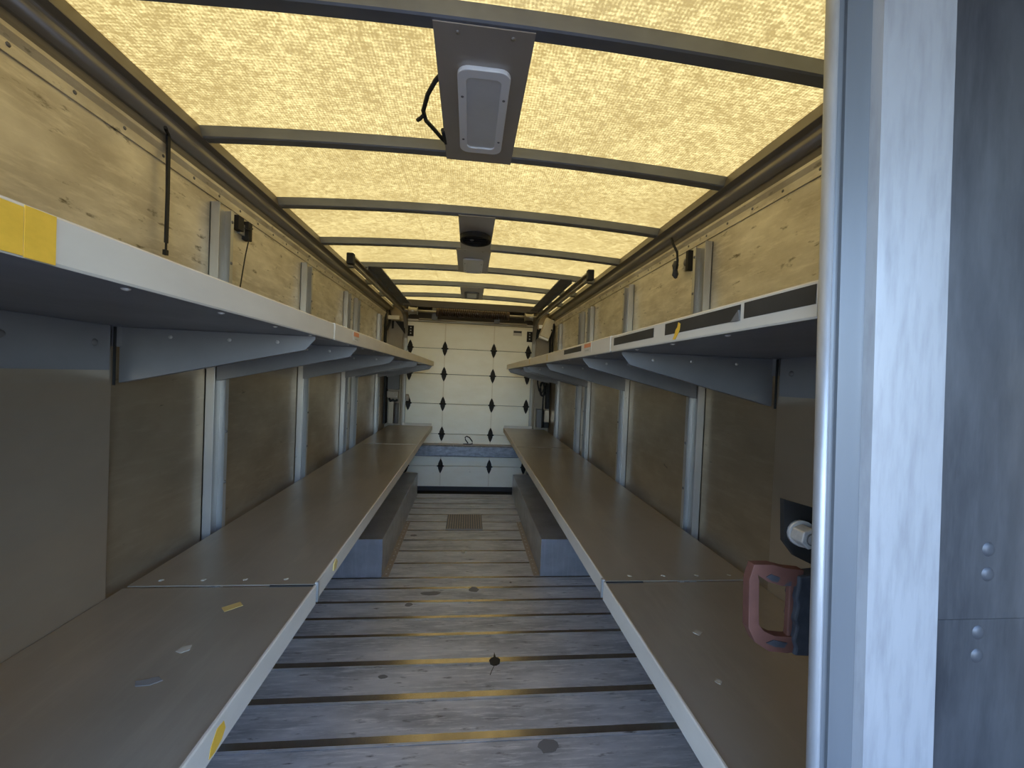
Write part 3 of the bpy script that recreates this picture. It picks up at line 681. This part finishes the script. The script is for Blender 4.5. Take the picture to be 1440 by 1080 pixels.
# ------------------------------------------------------------------ things in the rear corners
def cables(name, label, paths, r, cat='cable'):
    mb = MB()
    for p in paths: mb.tube(p, r, 6)
    o = mb.build(name, 'rubber'); tag(o, label, cat); return o
lb = empty('marker_lamp_box', (-0.885, 4.93, 2.06), 'small pale box on a black gusset in the upper left rear corner', 'box')
MB().box(-0.952, -0.820, 4.86, 5.018, 2.066, 2.112).build('box_body', 'cream', lb, bevel=0.004)
MB().prism([(-0.890, 2.064), (-0.778, 2.064), (-0.774, 1.918)], 'y', 5.000, 5.012).build('gusset', 'black', lb)
MB().box(-0.925, -0.905, 4.98, 4.995, 1.975, 2.066).build('latch_arm', 'black', lb)
cables('rear_corner_cable', 'bundle of black cables in the upper left rear corner', [[(-0.965, 4.86, 2.20), (-0.968, 4.84, 2.10), (-0.962, 4.80, 2.02), (-0.968, 4.82, 1.94), (-0.962, 4.82, 1.62)],
       [(-0.95, 4.90, 2.20), (-0.925, 4.90, 2.10), (-0.945, 4.88, 2.0), (-0.965, 4.86, 1.93), (-0.962, 4.85, 1.62)]], 0.013)
tb = empty('tilted_lamp_box', (0.92, 4.90, 1.92), 'cream oblong box hanging tilted in the upper right rear corner', 'box')
ang = math.radians(-24)
def tilt(p):
    c = Vector((0.908, 4.88, 2.05)); d = p - c
    return c + Vector((d.x * math.cos(ang) - d.z * math.sin(ang), d.y, d.x * math.sin(ang) + d.z * math.cos(ang)))
MB().box(0.850, 0.962, 4.84, 4.93, 1.95, 2.165).build('box_body', 'cream', tb, bevel=0.006, fn=lambda p: Vector((p.x + (p.z - 2.05) * 0.36, p.y, p.z - (p.x - 0.908) * 0.36)))
MB().box(0.852, 0.960, 4.835, 4.90, 1.925, 1.946).build('end_lens', 'white_plastic', tb, fn=lambda p: Vector((p.x + (p.z - 2.05) * 0.36, p.y, p.z - (p.x - 0.908) * 0.36)))
MB().box(0.945, 0.960, 4.834, 4.842, 2.03, 2.045).build('switch', 'black', tb)
MB().box(0.815, 0.880, 4.93, 4.96, 2.05, 2.105).build('side_box', 'white_plastic', tb, bevel=0.003)
MB().prism([(0.80, 2.06), (0.865, 2.06), (0.862, 2.00), (0.80, 1.93)], 'y', 5.0, 5.018).build('gusset', 'black', tb)
MB().box(0.82, 0.93, 4.93, 5.018, 2.045, 2.062).build('support_arm', 'black', tb)
cables('rear_corner_cable', 'black cables behind the tilted box in the upper right rear corner', [[(0.98, 4.88, 2.2), (0.978, 4.84, 2.08), (0.975, 4.86, 1.98), (0.972, 4.84, 1.86), (0.975, 4.83, 1.62)],
       [(0.965, 4.97, 2.2), (0.97, 4.95, 2.08), (0.965, 4.96, 1.9), (0.97, 4.95, 1.62)]], 0.014)
# lower left: grey housings behind the shelf end
eq = empty('equipment_housing', (-0.87, 4.98, 0.86), 'dark grey electrical housings in the lower left rear corner', 'housing')
MB().box(-0.945, -0.81, 4.955, 5.018, 1.26, 1.52).build('upper_cover', 'darkgrey', eq, bevel=0.004)
MB().box(-0.945, -0.82, 4.94, 5.018, 1.165, 1.235).build('brown_strip', 'flange', eq)
MB().box(-0.925, -0.865, 4.94, 5.018, 0.86, 1.12).build('lower_cover', 'panel', eq, bevel=0.006)
MB().tube([(-0.835, 4.97, 0.86), (-0.835, 4.97, 1.10)], 0.026, 12).build('pipe', 'darkgrey', eq)
mb = MB(); mb.tube([(-0.92, 4.95, 1.15), (-0.90, 4.93, 1.125), (-0.87, 4.93, 1.14), (-0.85, 4.93, 1.12), (-0.82, 4.94, 1.14)], 0.014, 6); mb.build('hose', 'rubber', eq)
MB().box(-0.975, -0.950, 4.90, 5.018, 0.86, 1.50).build('dark_post', 'rubber', eq)
tag(MB().tube([(-0.742, 5.13, 1.20), (-0.742, 5.13, 1.17), (-0.742, 5.13, 1.12)], [0.018, 0.030, 0.020], 10).build('door_lock_knob', 'flange'), 'tan roller knob on the left door edge', 'knob')
# lower right: box and coiled cable
eb = empty('junction_box', (0.90, 4.97, 0.86), 'grey metal junction box in the lower right rear corner', 'box')
MB().box(0.835, 0.915, 4.94, 5.018, 0.86, 1.085).build('box_body', 'darkgrey', eb, bevel=0.004)
MB().box(0.925, 0.985, 4.92, 5.018, 0.93, 1.075).build('pale_cover', 'panel', eb, bevel=0.004)
MB().box(0.925, 0.985, 4.93, 5.018, 0.86, 0.925).build('black_base', 'rubber', eb)
MB().box(0.945, 0.985, 4.95, 5.018, 1.09, 1.47).build('black_post', 'rubber', eb)
lp = []
for k in range(26):
    a = 2 * math.pi * k / 12; lp.append((0.885 + 0.028 * math.cos(a) + 0.001 * k, 4.96, 1.33 + 0.085 * math.sin(a)))
cables('coiled_cable', 'black coiled cable hanging in the lower right rear corner', [[(0.835, 4.97, 1.50), (0.835, 4.97, 1.40), (0.855, 4.965, 1.31), (0.885, 4.96, 1.27)] + lp,
        [(0.925, 4.97, 1.47), (0.92, 4.96, 1.38), (0.908, 4.955, 1.2), (0.903, 4.93, 1.08), (0.903, 4.93, 0.86)]], 0.009)
# lower: thin black cable down the left door post
cables('door_cable', 'thin black cable running down beside the lower left of the rear door', [[(-0.70, 5.10, 0.50), (-0.755, 5.10, 0.40), (-0.745, 5.10, 0.28), (-0.72, 5.10, 0.14), (-0.715, 5.09, 0.0)]], 0.010)

# ------------------------------------------------------------------ bulkhead beside the camera
YK = 0.455
lean = lambda p: Vector((p.x - 0.030 * (p.z - 1.46), p.y, p.z))
bk = empty('wall_front', (0.6, YK, 0), kind='structure')
mb = MB(); seg = 12
mb.prism([(0.4291 + 0.0057 * math.cos(2 * math.pi * k / 16), YK + 0.006 + 0.008 * math.sin(2 * math.pi * k / 16)) for k in range(16)], 'z', -0.01, 2.25, smooth=True)
o = mb.build('edge_bead', 'jamb', bk, fn=lean); o['label'] = 'rounded bright edge of the bulkhead'
MB().box(0.4332, 0.4432, YK + 0.003, YK + 0.012, -0.01, 2.25).build('bead_gap', 'jamb2', bk, fn=lean)
MB().prism([(0.4423, YK - 0.001), (0.4446, YK - 0.001), (0.4460, YK + 0.004), (0.4814, YK + 0.004), (0.4814, YK + 0.014), (0.4423, YK + 0.014)], 'z', -0.01, 2.25).build('recessed_face', 'jamb2', bk, fn=lean)
MB().prism([(0.4805, YK + 0.004), (0.4850, YK - 0.006), (0.5824, YK - 0.006), (0.5860, YK - 0.002), (0.5860, YK + 0.025), (0.4805, YK + 0.025)], 'z', -0.01, 2.25).build('raised_face', 'jamb', bk, fn=lean)
sk_ = MB().box(0.5842, 0.955, YK + 0.012, YK + 0.025, -0.01, 1.1690).build('skin', 'skin', bk, fn=lean)
sk2 = MB().box(0.5842, 0.955, YK + 0.0105, YK + 0.025, 1.1704, 2.25).build('skin', 'skin', bk, fn=lean)
for x, z in ((0.6816, 1.2616), (0.6825, 1.2289), (0.6761, 1.1515), (0.6761, 1.1206)):
    mb = MB(); yy = YK + (0.0105 if z > 1.17 else 0.012)
    mb.dome((x + 0.03 * (z - 1.46), yy, z), (0, -1, 0), 0.0096, 0.0026, 16)
    mb.build('rivet', 'rivet', sk2 if z > 1.17 else sk_, fn=lean)
# left wing of the bulkhead, just out of the picture, and the header
MB().box(-1.05, -0.58, YF - 0.03, YF, -0.01, 2.25).build('left_wing', 'jamb2', bk)
# handle on the back of the bulkhead edge
hd = empty('grab_handle', (0.50, 0.56, 1.07), 'worn red loop handle wrapped in black tape on the bulkhead edge', 'handle')
YH = 0.56
lo_ = [(0.500, 1.182), (0.470, 1.184), (0.448, 1.190), (0.4255, 1.195), (0.4235, 1.180), (0.4250, 1.140), (0.4265, 1.112), (0.436, 1.097), (0.456, 1.086), (0.482, 1.083), (0.502, 1.085)]
wid = [0.012, 0.0135, 0.013, 0.0085, 0.0078, 0.0078, 0.0085, 0.0105, 0.012, 0.012, 0.012]
def ribbon(pts, wd, y0, y1):
    L_, R_ = [], []
    for i, p in enumerate(pts):
        a = Vector(pts[max(i - 1, 0)]); b = Vector(pts[min(i + 1, len(pts) - 1)]); d = (b - a).normalized(); n = Vector((-d.y, d.x))
        L_.append((p[0] + n.x * wd[i], p[1] + n.y * wd[i])); R_.append((p[0] - n.x * wd[i], p[1] - n.y * wd[i]))
    mb = MB(); n = len(pts); vs_ = []
    for (a, b) in zip(L_, R_): vs_ += [(a[0], y0, a[1]), (b[0], y0, b[1]), (b[0], y1, b[1]), (a[0], y1, a[1])]
    fs_ = [(0, 1, 2, 3), tuple(4 * (n - 1) + k for k in (3, 2, 1, 0))]
    for i in range(n - 1):
        for k in range(4): fs_.append((4 * i + k, 4 * i + (k + 1) % 4, 4 * (i + 1) + (k + 1) % 4, 4 * (i + 1) + k))
    mb.add(vs_, fs_, smooth=False); return mb
ribbon(lo_, wid, YH - 0.007, YH + 0.007).build('loop', 'redpaint', hd, bevel=0.003)
MB().box(0.4825, 0.4905, YH - 0.004, YH + 0.005, 1.090, 1.176).build('inner_bar', 'redpaint', hd, bevel=0.002)
mb = MB(); zz = [1.070 + 0.0106 * k for k in range(12)]
prof = [(0.4885 + 0.0025 * math.sin(k * 2.1) + (0.004 if k == 11 else 0) , z) for k, z in enumerate(zz)] + [(0.545, 1.192), (0.545, 1.066)]
mb.prism(prof, 'y', YH - 0.012, YH + 0.012); mb.build('tape_wrap', 'tape_black', hd, bevel=0.003)
MB().box(0.535, 0.56, 0.480, YH + 0.012, 1.075, 1.185).build('mounting_foot', 'black', hd)
for (x, z, a) in ((0.452, 1.183, 0.011), (0.463, 1.086, 0.017)):
    mb = MB(); mb.prism([(x - a, z + 0.002), (x - a * 0.3, z + 0.006), (x + a, z + 0.001), (x + a * 0.7, z - 0.006), (x - a * 0.2, z - 0.004)], 'y', YH - 0.0082, YH - 0.0068)
    mb.build('worn_patch', 'tape_black', hd)
# bumper bolt on a black plate
bb = empty('bumper_bolt', (0.51, 0.56, 1.21), 'zinc hex bolt on a black plate behind the bulkhead edge', 'bolt')
MB().prism([(0.4815, 1.292), (0.56, 1.272), (0.56, 1.180), (0.505, 1.205), (0.4855, 1.228)], 'y', 0.575, 0.583).build('black_plate', 'black', bb)
MB().box(0.545, 0.56, 0.480, 0.578, 1.19, 1.27).build('plate_foot', 'black', bb)
hexp = lambda cx, cz, r: [(cx + r * math.cos(math.pi / 3 * k + 0.3), cz + r * math.sin(math.pi / 3 * k + 0.3)) for k in range(6)]
mb = MB(); mb.tube([(0.5085, 0.575, 1.242), (0.506, 0.563, 1.2435)], 0.0195, 16); mb.build('washer', 'bolt', bb)
mb = MB(); mb.prism(hexp(0.4985, 1.2445, 0.0155), 'y', 0.540, 0.563); mb.build('hex_head', 'bolt', bb, bevel=0.002)
mb = MB(); ring(mb, [(0.4985 + 0.009 * math.cos(k * math.pi / 8), 1.2445 + 0.009 * math.sin(k * math.pi / 8)) for k in range(16)], [(0.4985 + 0.0075 * math.cos(k * math.pi / 8), 1.2445 + 0.0075 * math.sin(k * math.pi / 8)) for k in range(16)], 0.5385, 0.5405)
mb.v = [(x, z, y) for x, y, z in mb.v]; mb.build('head_marking', 'darkgrey', bb)

# ------------------------------------------------------------------ litter and stains on the floor
lf = MB(); lf.prism([(0.165, 2.060), (0.160, 2.090), (0.172, 2.105), (0.184, 2.112), (0.190, 2.150), (0.196, 2.112), (0.208, 2.105), (0.218, 2.092), (0.212, 2.062), (0.195, 2.050), (0.180, 2.050)], 'z', 0.0012, 0.004)
lf.tube([(0.185, 2.052, 0.003), (0.172, 2.02, 0.003), (0.160, 1.985, 0.003)], 0.0015, 5)
tag(lf.build('dry_leaf', 'leaf'), 'dark dry leaf with a stem on the floor groove', 'leaf')
def blob(cx, cy, rx, ry, seed, n=14):
    rnd = random.Random(seed); return [(cx + rx * (0.75 + 0.35 * rnd.random()) * math.cos(2 * math.pi * k / n), cy + ry * (0.75 + 0.35 * rnd.random()) * math.sin(2 * math.pi * k / n)) for k in range(n)]
for i, (cx, cy, rx, ry) in enumerate([(-0.32, 2.625, 0.025, 0.022), (-0.195, 2.755, 0.075, 0.028), (0.09, 2.80, 0.035, 0.04), (-0.437, 3.755, 0.032, 0.024), (0.352, 2.892, 0.010, 0.012), (0.37, 1.585, 0.045, 0.035), (-0.354, 2.0, 0.024, 0.014)]):
    MB().prism(blob(cx, cy, rx, ry, i), 'z', 0.0002, 0.0009).build('stain', 'stain', flo)
for lbl, c, r, sd_ in (('pale crumb of paper on the far aisle floor', (0.008, 3.392), 0.022, 31), ('tiny white paper scrap on the aisle floor beside a dark stain', (0.062, 2.63), 0.010, 32)):
    mb = MB(); mb.prism(blob(c[0], c[1], r, r, sd_, 8), 'z', 0.0, 0.009); tag(mb.build('paper_crumb', 'paper', bevel=0.002), lbl, 'paper')

# fixings too small to pick apart stay joined
for o in list(col.objects):
    if o.type == 'MESH' and o.name.split('.')[0] in ('screws', 'screw', 'rivets', 'lip_screws', 'plate_rivets', 'joint_rivets', 'scuffs', 'vanes'):
        o['kind'] = 'stuff'
